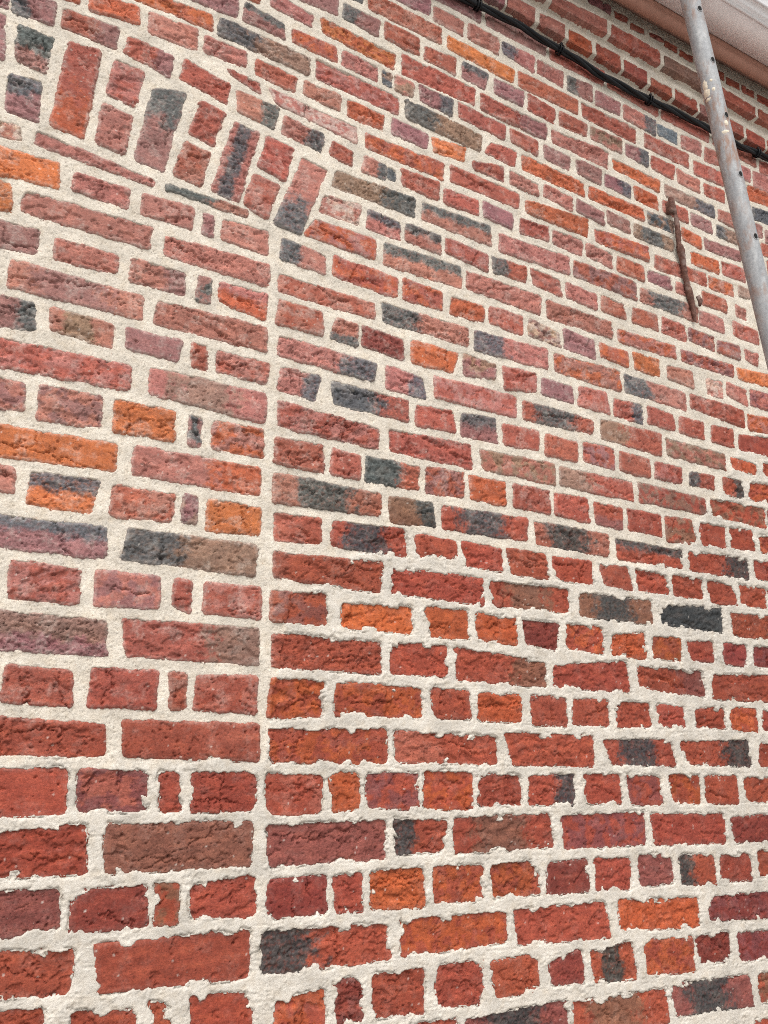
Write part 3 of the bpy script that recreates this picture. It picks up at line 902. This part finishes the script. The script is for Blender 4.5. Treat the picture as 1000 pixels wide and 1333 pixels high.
def build_brick(bk, seed):
    q = bk['q']; y0 = bk['y0']; code = bk['code']; corbel = y0 < 0
    c = q.mean(0)
    dep = max(0.6, FWD @ np.array([c[0], CAM_D + y0, c[1] - CAM_H]))
    step = 1.15 * dep / RES if bk['vis'] else 0.012
    e = 0.0 if corbel else 0.006
    w = 0.5 * (np.linalg.norm(q[1] - q[0]) + np.linalg.norm(q[2] - q[3])); h = 0.5 * (np.linalg.norm(q[0] - q[3]) + np.linalg.norm(q[1] - q[2]))
    nu = max(4, int((w + 2 * e) / step) + 2); nv = max(4, int((h + 2 * e) / step) + 2)
    s = np.linspace(-e / w, 1 + e / w, nu)[None, :].repeat(nv, 0); tt = np.linspace(-e / h, 1 + e / h, nv)[:, None].repeat(nu, 1)
    top = q[0] + (q[1] - q[0]) * s[..., None]; bot = q[3] + (q[2] - q[3]) * s[..., None]
    uv = top + (bot - top) * tt[..., None]
    u, v = uv[..., 0], uv[..., 1]
    rg = np.random.default_rng(seed)
    sd = edge_d(q, u, v)
    nz = new_zone(u, v) if not corbel else np.zeros_like(u)
    o1, o2 = rg.uniform(-50, 50, 2)
    # roughness of the clay face
    rough_k = rg.choice([rg.uniform(0.08, 0.35), rg.uniform(0.3, 0.8), rg.uniform(0.6, 1.1), rg.uniform(1.0, 1.7)])
    pit_k = rg.uniform(0, 1.2)
    if code[0] == 'R': rough_k *= 1.3
    wu, wv = u + 0.004 * gnoise(u * 50, v * 50, 3), v + 0.004 * gnoise(u * 50, v * 50, 4)
    H = 0.0011 * rough_k * fbm((u + o1) * 26, (v + o2) * 30, 3, seed)
    H += 0.0005 * rough_k * fbm((u + o1) * 95, (v + o2) * 170, 3, seed + 1, 0.6)
    tl = rg.uniform(-0.2, 0.2)
    ru, rv = wu + o1 + tl * (v - c[1]), wv + o2 + tl * (u - c[0])
    rd = 1 - np.abs(fbm(ru * 24, rv * 62, 3, seed + 2, 0.55))                                                # folds of hand-thrown clay
    H -= 0.0042 * rough_k * sstep(0.93, 1.0, rd) * sstep(-0.3, 0.5, gnoise(u * 22 + o1, v * 30, seed + 3)) * rg.uniform(0.3, 1.0)
    fl = fbm(ru * 32, rv * 52, 4, seed + 4)                                                                  # flaked skin
    H -= 0.0032 * sstep(0.10, 0.18, fl - rg.choice([-0.05, 0.1, 0.25, 0.5, 0.6]))
    wd, wr = worley(wu * 100 + o1, wv * 120 + o2, seed % 977)                                                # pits
    H -= 0.0045 * (wr > 0.99 - 0.12 * pit_k) * sstep(0.36, 0.12, wd)
    wd, wr = worley(u * 210 + o1, v * 240 + o2, seed % 991)
    H -= 0.0022 * pit_k * (wr > 0.84) * sstep(0.38, 0.14, wd)
    crack = np.zeros_like(u)
    cwid = max(0.0012, 0.7 * step)
    for kc in range(int(rg.choice([0, 0, 1, 1, 1, 2, 2, 3]))):                                               # drying cracks
        a = rg.uniform(-0.5, 0.5) if rg.random() < 0.6 else 1.57 + rg.uniform(-0.35, 0.35)
        g = (u - c[0]) * math.sin(a) + (v - c[1]) * math.cos(a)
        along = (u - c[0]) * math.cos(a) - (v - c[1]) * math.sin(a) + rg.uniform(-0.35, 0.35) * w
        g = g + (rg.uniform(-0.4, 0.4) * h if abs(a) < 0.6 else rg.uniform(-0.4, 0.4) * w)
        g = g + 0.0085 * fbm((u + o2) * 38, (v + o1) * 38, 4, seed + 6 + kc, 0.6)
        ck = np.exp(-(g / cwid) ** 2) * sstep(0.5, 0.3, np.abs(along) / max(w * rg.uniform(0.4, 1.2), 0.02))
        H -= 0.0065 * ck * rg.uniform(0.6, 1.0); crack = np.maximum(crack, ck)
        H += 0.0016 * rg.uniform(-1, 1) * np.tanh(g / 0.003) * sstep(0.6, 0.2, np.abs(along) / w)
    if 'g' in code or 'G' in code: H += 0.0010 * fbm((u + o1) * 150, (v + o2) * 150, 3, seed + 8)
    # where the face stands against the mortar: old bricks a little proud, newly pointed ones let in
    face = (0.0013 + rg.uniform(-0.0008, 0.0016)) * (1 - nz) + (0.0004 + rg.uniform(-0.0016, 0.0014)) * nz
    H = H + face + rg.uniform(-0.012, 0.012) * (u - c[0]) + rg.uniform(-0.045, 0.015) * (v - c[1])
    sn = sd + edge_noise(u, v, nz)
    rim = -sn
    if corbel:
        H -= 0.002 * sstep(0.003, 0.0, -sd)
    else:
        rr = 0.0034 * (1 + 0.6 * fbm(u * 70, v * 70, 2, seed + 5)) + 1e-4
        H -= 0.0014 * sstep(1.0, 0.0, rim / rr) * (1 - nz)
        H -= 0.0060 * sstep(0.0, 0.0030, sn) * (1 - 0.7 * nz)
    czn = colour_zone(u, v) if not corbel else np.full_like(u, 0.25)
    col = colour_of(code, s, tt, u, v, czn, seed)
    # lime bloom left on the old faces, specks of mortar, dust in the rims
    film = (0.30 * sstep(0.007, 0.0, rim) + 0.22 * sstep(0.1, 0.6, fbm(u * 28, v * 28, 4, 91)) + 0.06) * (0.55 + 0.6 * gnoise(u * 190, v * 190, 92))
    film = np.clip(film, 0, 0.7) * (1 - 0.78 * czn) * 1.1 * (0.6 if corbel else 1)
    wd, wr = worley(u * 160, v * 160, 401)
    film = np.maximum(film, 0.5 * (wr > 0.985) * sstep(0.34, 0.2, wd))
    if 'w' in code: film = np.maximum(film, 0.42 * sstep(-0.05, 0.25, fbm(u * 60, v * 60, 4, seed + 12)))
    film = film * (1 - crack)
    col = col + (np.array([0.56, 0.50, 0.44]) - col) * film[..., None]
    col = np.concatenate([col, np.full(col.shape[:2] + (1,), min(1.0, 0.10 + 0.55 * rough_k))], -1)
    Y = y0 - H
    V = np.stack([u, Y, v], -1).reshape(-1, 3); F = grid_faces(nu, nv)
    ids = np.arange(nu * nv).reshape(nv, nu)
    ring = np.concatenate([ids[0, :-1], ids[:-1, -1], ids[-1, :0:-1], ids[:0:-1, 0]])
    depths = (0.012,) if not corbel else (0.0, 0.006, 0.02, 0.05)
    prev = ring; cols = col.reshape(-1, 4); VV = [V]; CC = [cols]; FF = [F]; n = len(V)
    for kd, dd in enumerate(depths):
        S = V[ring].copy()
        if dd > 0: S[:, 1] = y0 + dd
        if corbel and dd > 0:
            S[:, 2] += 0.0008 * gnoise(S[:, 0] * 120, np.full(len(S), dd * 150.0), seed)
        idx = n + np.arange(len(ring)); n += len(ring)
        VV.append(S); CC.append(cols[ring])
        if dd > 0: FF.append(np.stack([prev, np.roll(prev, -1), np.roll(idx, -1), idx], 1)[:, ::-1])
        prev = idx
    return np.concatenate(VV), np.concatenate(FF)[:, ::-1], np.concatenate(CC)

wall = thing('brick_wall', 'old red brick wall in thick pale mortar with an arch of upright bricks', 'wall', (0, 0, 0))
order = sorted(range(len(bricks)), key=lambda k: -bricks[k]['area'])
rest = []; rcols = []
for rank, k in enumerate(order):
    V, F, Cc = build_brick(bricks[k], 1000 + k * 13)
    if rank < 300:
        q = bricks[k]['q'].mean(0)
        mesh_np('brick', V, F, MB, Cc, wall, origin=np.array([q[0], bricks[k]['y0'], q[1]]))
    else:
        rest.append((V, F)); rcols.append(Cc)
V, F = join_parts(rest)
o = mesh_np('bricks', V, F, MB, np.concatenate(rcols), wall); o['kind'] = 'stuff'
print('bricks', NTR, len(bricks), 'quads rest', len(F), round(time.time() - T0, 1))

# ------------------------------------------------------------------ mortar: one height field with the bricks let into it
def axis(lo, hi, f0, f1, fn):
    xs = [f0]
    while xs[-1] < f1: xs.append(xs[-1] + fn(xs[-1]))
    a = []; x = f0; d = fn(f0)
    while x > lo: d = min(d * 1.12, 0.02); x -= d; a.append(x)
    x = xs[-1]; d = fn(x)
    while x < hi: d = min(d * 1.12, 0.02); x += d; xs.append(x)
    a = np.array(a[::-1] + xs); return a[(a > lo) & (a < hi)]
MK = 1.05
def du(u): return MK * (FWD @ np.array([u, CAM_D, 0.25])) / RES * math.hypot(1, 0.5 * u / CAM_D)
def dv(v): return MK * (FWD @ np.array([0.75, CAM_D, v - CAM_H])) / RES * math.hypot(1, 0.6 * max(0, v - CAM_H - 0.2) / CAM_D)
gu = axis(U0, U1, -0.22, 2.42, du); gv = axis(V0, V1, CAM_H - 0.75, CAM_H + 2.06 if CAM_H + 2.06 < V1 + CAM_H else V1, dv)
V1 = CAM_H + 2.12
gv = axis(V0, V1, CAM_H - 0.75, CAM_H + 2.07, dv)
GU, GV = np.meshgrid(gu, gv)
SD = np.full(GU.shape, 0.05)
for bk in bricks:
    q = bk['q']; m = 0.016
    i0, i1 = np.searchsorted(gu, [q[:, 0].min() - m, q[:, 0].max() + m]); j0, j1 = np.searchsorted(gv, [q[:, 1].min() - m, q[:, 1].max() + m])
    if i1 <= i0 or j1 <= j0: continue
    sl = (slice(j0, j1), slice(i0, i1))
    sd = edge_d(q, GU[sl], GV[sl])
    if bk['y0'] < 0: sd = sd + 0.001
    SD[sl] = np.minimum(SD[sl], sd)
near = SD < 0.02
nz = new_zone(GU, GV)
sdn = SD + edge_noise(GU, GV, nz)
h_old = -0.0010 + 0.0008 * fbm(GU * 40, GV * 40, 3, 25) + 0.0006 * gnoise(GU * 330, GV * 330, 26)
wd, wr = worley(GU * 170, GV * 170, 27); h_old -= 0.0018 * (wr > 0.84) * sstep(0.34, 0.15, wd)      # lost grains
crumb = sstep(0.0030, 0.0016, sdn + 0.0012 * gnoise(GU * 70, GV * 70, 35))                          # ragged squeezed-out rim
wd, wr = worley(GU * 190, GV * 190, 36)
h_crumb = 0.0021 + 0.0016 * fbm(GU * 70, GV * 70, 3, 28) + 0.0012 * (0.5 - wd) + 0.0008 * gnoise(GU * 260, GV * 260, 30)
h_flat = 0.0022 + 0.0005 * fbm(GU * 12, GV * 26, 3, 29) + 0.0003 * gnoise(GU * 120, GV * 260, 30)
groove = np.exp(-((sdn - 0.0030 + 0.0012 * gnoise(GU * 70, GV * 70, 35)) / 0.0012) ** 2) * sstep(-0.15, 0.15, gnoise(GU * 24, GV * 40, 37))
tear = fbm(GU * 24, GV * 24, 3, 33)
h_flat += 0.0018 * sstep(0.28, 0.42, tear) * (0.5 + gnoise(GU * 150, GV * 150, 34))
trow = np.abs(fbm(GU * 8, GV * 60, 2, 31)); h_flat -= 0.0014 * sstep(0.05, 0.0, trow)
h_new = h_flat * (1 - crumb) + h_crumb * crumb - 0.0052 * groove
hout = h_old * (1 - nz) + h_new * nz
ramp_w0 = -0.0028
g = sstep(-0.0042, -0.0008, sdn) * (1 - nz) + sstep(-0.0012, 0.0010, sdn) * nz
HM = -0.011 + (hout + 0.011) * g
base = 0.022 * sstep(-0.002, 0.002, GV - (CAM_H + 1.8835 - (GU - 1.42) * 0.030)) + 0.023 * sstep(-0.002, 0.002, GV - (CAM_H + 1.955 - (GU - 1.42) * 0.018)) \
     - 0.015 * sstep(-0.003, 0.003, GV - (CAM_H + 2.012 - (GU - 1.4) * 0.014))
Y = -(HM + base)
V = np.stack([GU, Y, GV], -1).reshape(-1, 3)
F = grid_faces(len(gu), len(gv))
deep = (SD < -0.008).reshape(-1)
F = F[~deep[F].all(1)]
used = np.zeros(len(V), bool); used[F.ravel()] = True
remap = np.cumsum(used) - 1
mo = lin((218, 208, 193)) * 0.86; mn = lin((212, 204, 192)) * 0.86
nzz = nz[..., None]
col = mo * (1 - nzz) + mn * nzz
blot = fbm(GU * 16, GV * 24, 4, 41)
col = col * (1 + 0.17 * blot)[..., None] * np.array([1, 1, 1])
tint = np.clip(fbm(GU * 40, GV * 40, 3, 42), 0, 1)[..., None]
col = col * (1 - tint * np.array([0.05, 0.08, 0.12]))
redd = (sstep(0.004, 0.0, sdn) * np.clip(0.2 + 0.8 * gnoise(GU * 90, GV * 90, 43), 0, 1) * 0.30 * (1 - 0.5 * nz))[..., None]   # brick dust along the rims
col = col + (np.array([0.42, 0.22, 0.16]) - col) * redd
col = np.clip(col.reshape(-1, 3), 0.02, 0.9)
col = np.concatenate([col, (1 - 0.8 * nz).reshape(-1, 1)], 1)
mesh_np('mortar', V[used], remap[F], MM, col[used], wall)
print('mortar quads', len(F), round(time.time() - T0, 1))
# the body of the wall behind the face
V, F = boxv(U0, U1, 0.013, 0.34, 0.0, V1 - 0.004)
mesh_np('wall_core', V, F, MM, np.tile(mo, (8, 1)), wall, smooth=False)

# ------------------------------------------------------------------ eaves: moulding, soffit boards, gutter, unseen roof added to block light
ZS = CAM_H + 2.088
eave = thing('roof_eave', 'salmon brown moulding and pale pink boxed soffit along the top of the brick wall', 'eave', (1.25, -0.1, ZS))
def extrude_profile(pts, x0, x1):
    n = len(pts); V = np.array([(x, a, b) for x in (x0, x1) for a, b in pts]); F = np.array([(j, (j + 1) % n, n + (j + 1) % n, n + j) for j in range(n)])
    return V, F
def pt(name, VF, mat, parent, **k):
    o = mesh_np(name, VF[0], VF[1], mat, None, parent, **k)
    par = parent
    while par is not None: o.location = o.location - par.location; par = par.parent
    return o
prof = [(-0.066, ZS + 0.03), (-0.066, ZS - 0.022)] + [(-0.085 + 0.018 * math.cos(a), ZS - 0.018 + 0.018 * math.sin(a)) for a in np.linspace(-0.4, -3.5, 14)] + [(-0.1035, ZS - 0.006), (-0.1045, ZS + 0.03)]
pt('moulding', extrude_profile(prof, U0, U1), M_SALMON, eave)
xs = U0
while xs < U1:
    xe = min(xs + 0.62, U1)
    V, F = boxv(xs, xe - 0.003, -0.2005, -0.106, ZS + 0.004, ZS + 0.016); oo = pt('soffit_panel', (V, F), M_SOFFIT, eave, smooth=False)
    xs = xe
V, F = boxv(U0, U1, -0.20, 0.34, ZS + 0.034, ZS + 0.05); pt('eave_board', (V, F), M_SALMON, eave, smooth=False)
roof = thing('roof', 'unseen dark tiled roof slope added above the white gutter to block light', 'roof', (1.25, 0.1, ZS + 0.08))  # out of view, added so the slab blocks light from above
for k in range(9):
    y = -0.235 + k * 0.24; z = ZS + 0.075 + k * 0.17
    V = np.array([(U0, y, z), (U1, y, z), (U1, y + 0.27, z + 0.19), (U0, y + 0.27, z + 0.19), (U0, y, z + 0.018), (U1, y, z + 0.018), (U1, y + 0.27, z + 0.208), (U0, y + 0.27, z + 0.208)])
    F = np.array([(0, 3, 2, 1), (4, 5, 6, 7), (0, 1, 5, 4), (2, 3, 7, 6), (0, 4, 7, 3), (1, 2, 6, 5)])
    pt('tile_course', (V, F), M_TILE, roof, smooth=False)
gut = thing('gutter', 'white plastic box gutter running along the eave above the pink soffit', 'gutter', (1.25, -0.26, ZS))
gp = [(-0.2010, ZS + 0.006), (-0.2020, ZS - 0.001), (-0.209, ZS - 0.001), (-0.2115, ZS + 0.005), (-0.2200, ZS + 0.005), (-0.2235, ZS + 0.009), (-0.236, ZS + 0.022), (-0.2375, ZS + 0.020), (-0.240, ZS + 0.026), (-0.254, ZS + 0.060), (-0.262, ZS + 0.066), (-0.262, ZS + 0.085),
      (-0.256, ZS + 0.085), (-0.250, ZS + 0.062), (-0.230, ZS + 0.024), (-0.2010, ZS + 0.014)]
pt('gutter_trough', extrude_profile(gp, U0, U1), M_WHITE, gut, smooth=False)

# ------------------------------------------------------------------ black cable under the corbel
cpx = np.array([(470, -60), (540, -30), (600, -4), (622, 7), (650, 20), (675, 32), (700, 48), (729, 65), (750, 76), (775, 94), (800, 107), (825, 120), (846, 131), (870, 141), (900, 156), (922, 167), (945, 180), (962, 190), (980, 197), (1000, 206), (1040, 222), (1100, 250)], float)
cw = on_plane(cpx, -0.016)
cable = thing('cable', 'black twisted cable clipped along the wall just under the projecting top courses', 'cable', (cw[9, 0], -0.016, cw[9, 1]))
L = np.concatenate([[0], np.cumsum(np.linalg.norm(np.diff(cw, axis=0), axis=1))])
tt = np.linspace(0, L[-1], 420)
cu = np.interp(tt, L, cw[:, 0]); cv = np.interp(tt, L, cw[:, 1])
ker = np.hanning(13); ker /= ker.sum()
cu = np.convolve(np.pad(cu, 6, 'edge'), ker, 'valid'); cv = np.convolve(np.pad(cv, 6, 'edge'), ker, 'valid')
for j in range(3):
    ph = tt * 18 + j * 2.094
    rr = 0.0048 + 0.0006 * np.sin(tt * 9)
    path = np.stack([cu, -0.016 + rr * np.cos(ph), cv + rr * np.sin(ph)], -1)
    pt('strand', tube(path, 0.0056, 10), M_CABLE, cable)
for (cx_, cy_) in ((622, 7), (729, 65), (846, 131), (985, 199)):
    w_ = on_plane(np.array([cx_, cy_], float), -0.016)
    a = np.linspace(0, 2 * math.pi, 15)
    k = int(np.argmin(abs(cu - w_[0]))); tg = np.array([cu[k + 3] - cu[k - 3], 0, cv[k + 3] - cv[k - 3]]); tg /= np.linalg.norm(tg)
    nrm = np.array([-tg[2], 0, tg[0]])
    cpos = np.array([cu[k], -0.016, cv[k]])
    ringp = cpos + 0.0128 * (np.cos(a)[:, None] * nrm + np.sin(a)[:, None] * np.array([0, 1.0, 0]))
    strap = []
    for off in (-0.004, 0.004):
        strap.append(tube(ringp + tg * off, 0.0022, 6, caps=False))
    nailp = np.stack([cpos + nrm * 0.0145 + np.array([0, y, 0]) for y in (0.02, -0.004, -0.005, -0.009, -0.0095)])
    strap.append(tube(nailp, [0.002, 0.002, 0.0045, 0.0045, 0.001], 8))
    pt('cable_clip', join_parts(strap), M_CABLE, cable)

# ------------------------------------------------------------------ rusted iron anchor bar on the wall
M_RUST, t, b = new_mat('rusted_iron', 0.85, 0.3)
P = pos(t); n = noise(t, P, 90, 6, 0.7); n2 = noise(t, P, 28, 3, 0.5)
c = ramp(t, n.outputs[0], [(0.3, (0.06, 0.028, 0.021)), (0.5, (0.12, 0.055, 0.040)), (0.7, (0.22, 0.125, 0.095))])
c = mixc(t, ramp(t, n2.outputs[0], [(0.55, 0.0), (0.72, 0.6)]).outputs[0], c.outputs[0], (0.34, 0.27, 0.24))
t.links.new(c.outputs['Result'], b.inputs['Base Color']); bump(t, b, n.outputs[0], 0.8, 0.002)
hk = [(872.5, 258, 7), (873, 261, 10.5), (875, 271, 10), (876.5, 277, 9.5), (878, 281, 6), (880, 292, 8.5), (881.5, 306, 9), (882.5, 318, 8), (884, 322, 11), (886, 328, 12.5), (888, 336, 10.5), (890, 345, 9), (893, 360, 8.5), (896, 372, 9.5), (899, 381, 11.5), (901, 390, 11), (903, 398, 9), (905, 408, 7), (906, 416, 4.5), (906.3, 418, 2)]
hk = np.array(hk); hw = on_plane(hk[:, :2], -0.012)
dep = np.array([FWD @ np.array([a, CAM_D, bb_ - CAM_H]) for a, bb_ in hw])
anchor = thing('iron_anchor', 'rusty iron anchor bar fixed upright on the bricks left of the scaffold pole', 'wall anchor', (hw[8, 0], -0.012, hw[8, 1]))
tI = np.linspace(0, len(hk) - 1, 90); kk = np.arange(len(hk))
pu, pv = np.interp(tI, kk, hw[:, 0]), np.interp(tI, kk, hw[:, 1]); rad = np.interp(tI, kk, hk[:, 2] * dep / F_PX / 2) * 0.8
rad = rad * (1 + 0.06 * gnoise(tI * 0.9, tI * 0 + 0.5, 3)); pu = pu + 0.0004 * gnoise(tI * 0.5, tI * 0 + 3.3, 5)
V, F = tube(np.stack([pu, -0.012 - 0.004 * np.sin(tI * 0.3), pv], -1), rad, 14)
V = V + 0.0012 * np.stack([gnoise(V[:, 2] * 110, V[:, 0] * 110, 61), gnoise(V[:, 2] * 110, V[:, 0] * 110, 62), gnoise(V[:, 2] * 90, V[:, 1] * 90, 63)], -1)
pt('bar', (V, F), M_RUST, anchor)
kn = on_plane(np.array([(908, 385), (912, 392), (911, 398)], float), -0.016)
pt('lug', tube(np.stack([kn[:, 0], np.full(3, -0.016), kn[:, 1]], -1), [0.006, 0.007, 0.004], 10), M_RUST, anchor)
hd = on_plane(np.array([875, 268.5]), -0.02)
V, F = boxv(hd[0] - 0.0075, hd[0] + 0.0075, -0.024, 0.004, hd[1] - 0.016, hd[1] + 0.020); oo = pt('head', (V, F), M_RUST, anchor, smooth=False); bevel(oo, 0.004)

# ------------------------------------------------------------------ galvanised scaffold pole
PY = -0.40
pa = on_plane(np.array([(898.5, 0.0), (1023.5, 520.0)]), PY)
rt = (pa[1] - pa[0]) / (pa[1, 1] - pa[0, 1])
bot = pa[0] + rt * (0.0 - pa[0, 1]); topp = pa[0] + rt * (pa[0, 1] + 0.9 - pa[0, 1])
M_POLE, t, b = new_mat('galvanised_steel', 0.5, 0.5); b.inputs['Metallic'].default_value = 0.1
P = pos(t)
mp = node(t, 'ShaderNodeMapping'); mp.inputs['Scale'].default_value = (1.0, 1.0, 0.22); t.links.new(P, mp.inputs['Vector'])
n = noise(t, mp.outputs[0], 55, 6, 0.7); n2 = noise(t, P, 140, 4, 0.7); n3 = noise(t, P, 9, 4, 0.6); n4 = noise(t, mp.outputs[0], 90, 4, 0.65)
c = ramp(t, n.outputs[0], [(0.3, (0.25, 0.255, 0.265)), (0.5, (0.32, 0.325, 0.33)), (0.7, (0.41, 0.41, 0.405))])
c = mul(t, c.outputs[0], ramp(t, n2.outputs[0], [(0.3, 0.8), (0.6, 1.08)]).outputs[0])
mr = node(t, 'ShaderNodeMath', operation='MULTIPLY'); t.links.new(ramp(t, n3.outputs[0], [(0.46, 0.0), (0.58, 1.0)]).outputs[0], mr.inputs[0]); t.links.new(ramp(t, n4.outputs[0], [(0.42, 0.0), (0.58, 0.85)]).outputs[0], mr.inputs[1])
c = mixc(t, mr.outputs[0], c.outputs['Result'], (0.27, 0.15, 0.10))
t.links.new(c.outputs['Result'], b.inputs['Base Color']); bump(t, b, n2.outputs[0], 0.3, 0.0006)
rr_ = ramp(t, n.outputs[0], [(0.3, 0.75), (0.7, 0.58)]); t.links.new(rr_.outputs[0], b.inputs['Roughness'])
PR = 0.0212
pole = thing('scaffold_pole', 'grey galvanised scaffold pole with a row of dark holes, standing before the wall at right', 'scaffold pole', (bot[0], PY, 0.0))
zz = np.linspace(0.0, topp[1], 60)
path = np.stack([bot[0] + rt[0] * zz, np.full(60, PY), zz], -1)
pt('tube', tube(path, PR, 40, caps=False), M_POLE, pole)
def pole_pt(px, py, out=0.0):
    """point on the tube's surface where the photo shows it, and the outward normal there"""
    d = ray(np.array([px, py], float)); o_ = np.array([0, -CAM_D, CAM_H]); ax = np.array([rt[0], 0, 1.0]); ax /= np.linalg.norm(ax); p0 = np.array([bot[0], PY, 0])
    w_ = o_ - p0; dd = d - (d @ ax) * ax; ww = w_ - (w_ @ ax) * ax
    A, B, C_ = dd @ dd, 2 * dd @ ww, ww @ ww - PR ** 2
    disc = max(B * B - 4 * A * C_, 0); tq = (-B - math.sqrt(disc)) / (2 * A)
    hit = o_ + tq * d; nn = hit - p0; nn = nn - (nn @ ax) * ax; nn /= np.linalg.norm(nn)
    return p0 + ((hit - p0) @ ax) * ax + nn * (PR + out), nn, ax
for (hx, hy) in ((911.2, 11), (928.2, 77.5), (946, 149.5), (964.5, 226.5), (984, 307.5)):
    p, nn, ax = pole_pt(hx, hy)
    sd_ = np.cross(ax, nn); a = np.linspace(0, 2 * math.pi, 19)
    er, ez = 0.0062, 0.0075
    ringp = np.stack([p - nn * (er * er / (2 * PR)) * (math.cos(x) ** 2) + sd_ * er * math.cos(x) + ax * ez * math.sin(x) for x in a])
    pt('hole_rim', tube(ringp, 0.0011, 6, caps=False), M_POLE, pole)
    disc = [p + nn * 0.0006] + [p + nn * 0.0006 - nn * (er * er / (2 * PR)) * (math.cos(x) ** 2) + sd_ * er * math.cos(x) + ax * ez * math.sin(x) for x in np.linspace(0, 2 * math.pi, 16, endpoint=False)]
    Fd = [(0, 1 + j, 1 + (j + 1) % 16, 1 + (j + 2) % 16) for j in range(0, 16, 2)]
    pt('hole_shade_disc', (np.array(disc), np.array(Fd)), M_HOLE_SHADE, pole, smooth=False)  # black disc on the tube surface paints the shade of an open hole
M_SPLASH = simple('dried_cream_paint', (0.66, 0.58, 0.46), 0.8, 0.2, 300, 0.15, 0.0006)
rg = np.random.default_rng(3)
for (bx, by, wx, wz) in ((919.5, 122, 0.010, 0.013), (918, 112, 0.007, 0.014), (916, 131, 0.006, 0.006), (929, 116, 0.004, 0.005), (922, 130, 0.006, 0.005), (946, 160, 0.005, 0.007), (944.5, 171, 0.009, 0.004), (926, 104, 0.003, 0.004)):
    p, nn, ax = pole_pt(bx, by)
    sd_ = np.cross(ax, nn); nr, na = 4, 18
    Vs = [p + nn * 0.0012]; s0 = rg.uniform(0, 50)
    for i in range(1, nr + 1):
        f_ = i / nr
        for j in range(na):
            a = 2 * math.pi * j / na
            rad_ = f_ * (1 + 0.45 * float(gnoise(np.array(math.cos(a) * 1.6 + s0), np.array(math.sin(a) * 1.6), 8)))
            x, z = wx * rad_ * math.cos(a), wz * rad_ * math.sin(a)
            Vs.append(p + sd_ * x + ax * z - nn * (PR - math.sqrt(max(PR * PR - x * x, 0))) + nn * (0.0012 * (1 - f_ ** 2) - 0.0002 * f_))
    Fs = [(0, 1 + j, 1 + (j + 1) % na, 1 + (j + 2) % na) for j in range(0, na, 2)]
    for i in range(nr - 1):
        for j in range(na):
            A_ = 1 + i * na; B_ = 1 + (i + 1) * na
            Fs.append((A_ + j, B_ + j, B_ + (j + 1) % na, A_ + (j + 1) % na))
    pt('paint_splash', (np.array(Vs), np.array(Fs)), M_SPLASH, pole)
V, F = boxv(bot[0] - 0.075, bot[0] + 0.075, PY - 0.075, PY + 0.075, 0.004, 0.010)
oo = pt('base_plate', (V, F), M_POLE, pole, smooth=False)

# ------------------------------------------------------------------ ground
V = np.array([(-60, -80, 0), (60, -80, 0), (60, 60, 0), (-60, 60, 0)], float)
g_ = mesh_np('ground', V, np.array([(0, 1, 2, 3)]), M_GROUND, smooth=False); g_['kind'] = 'structure'
print('done', round(time.time() - T0, 1))
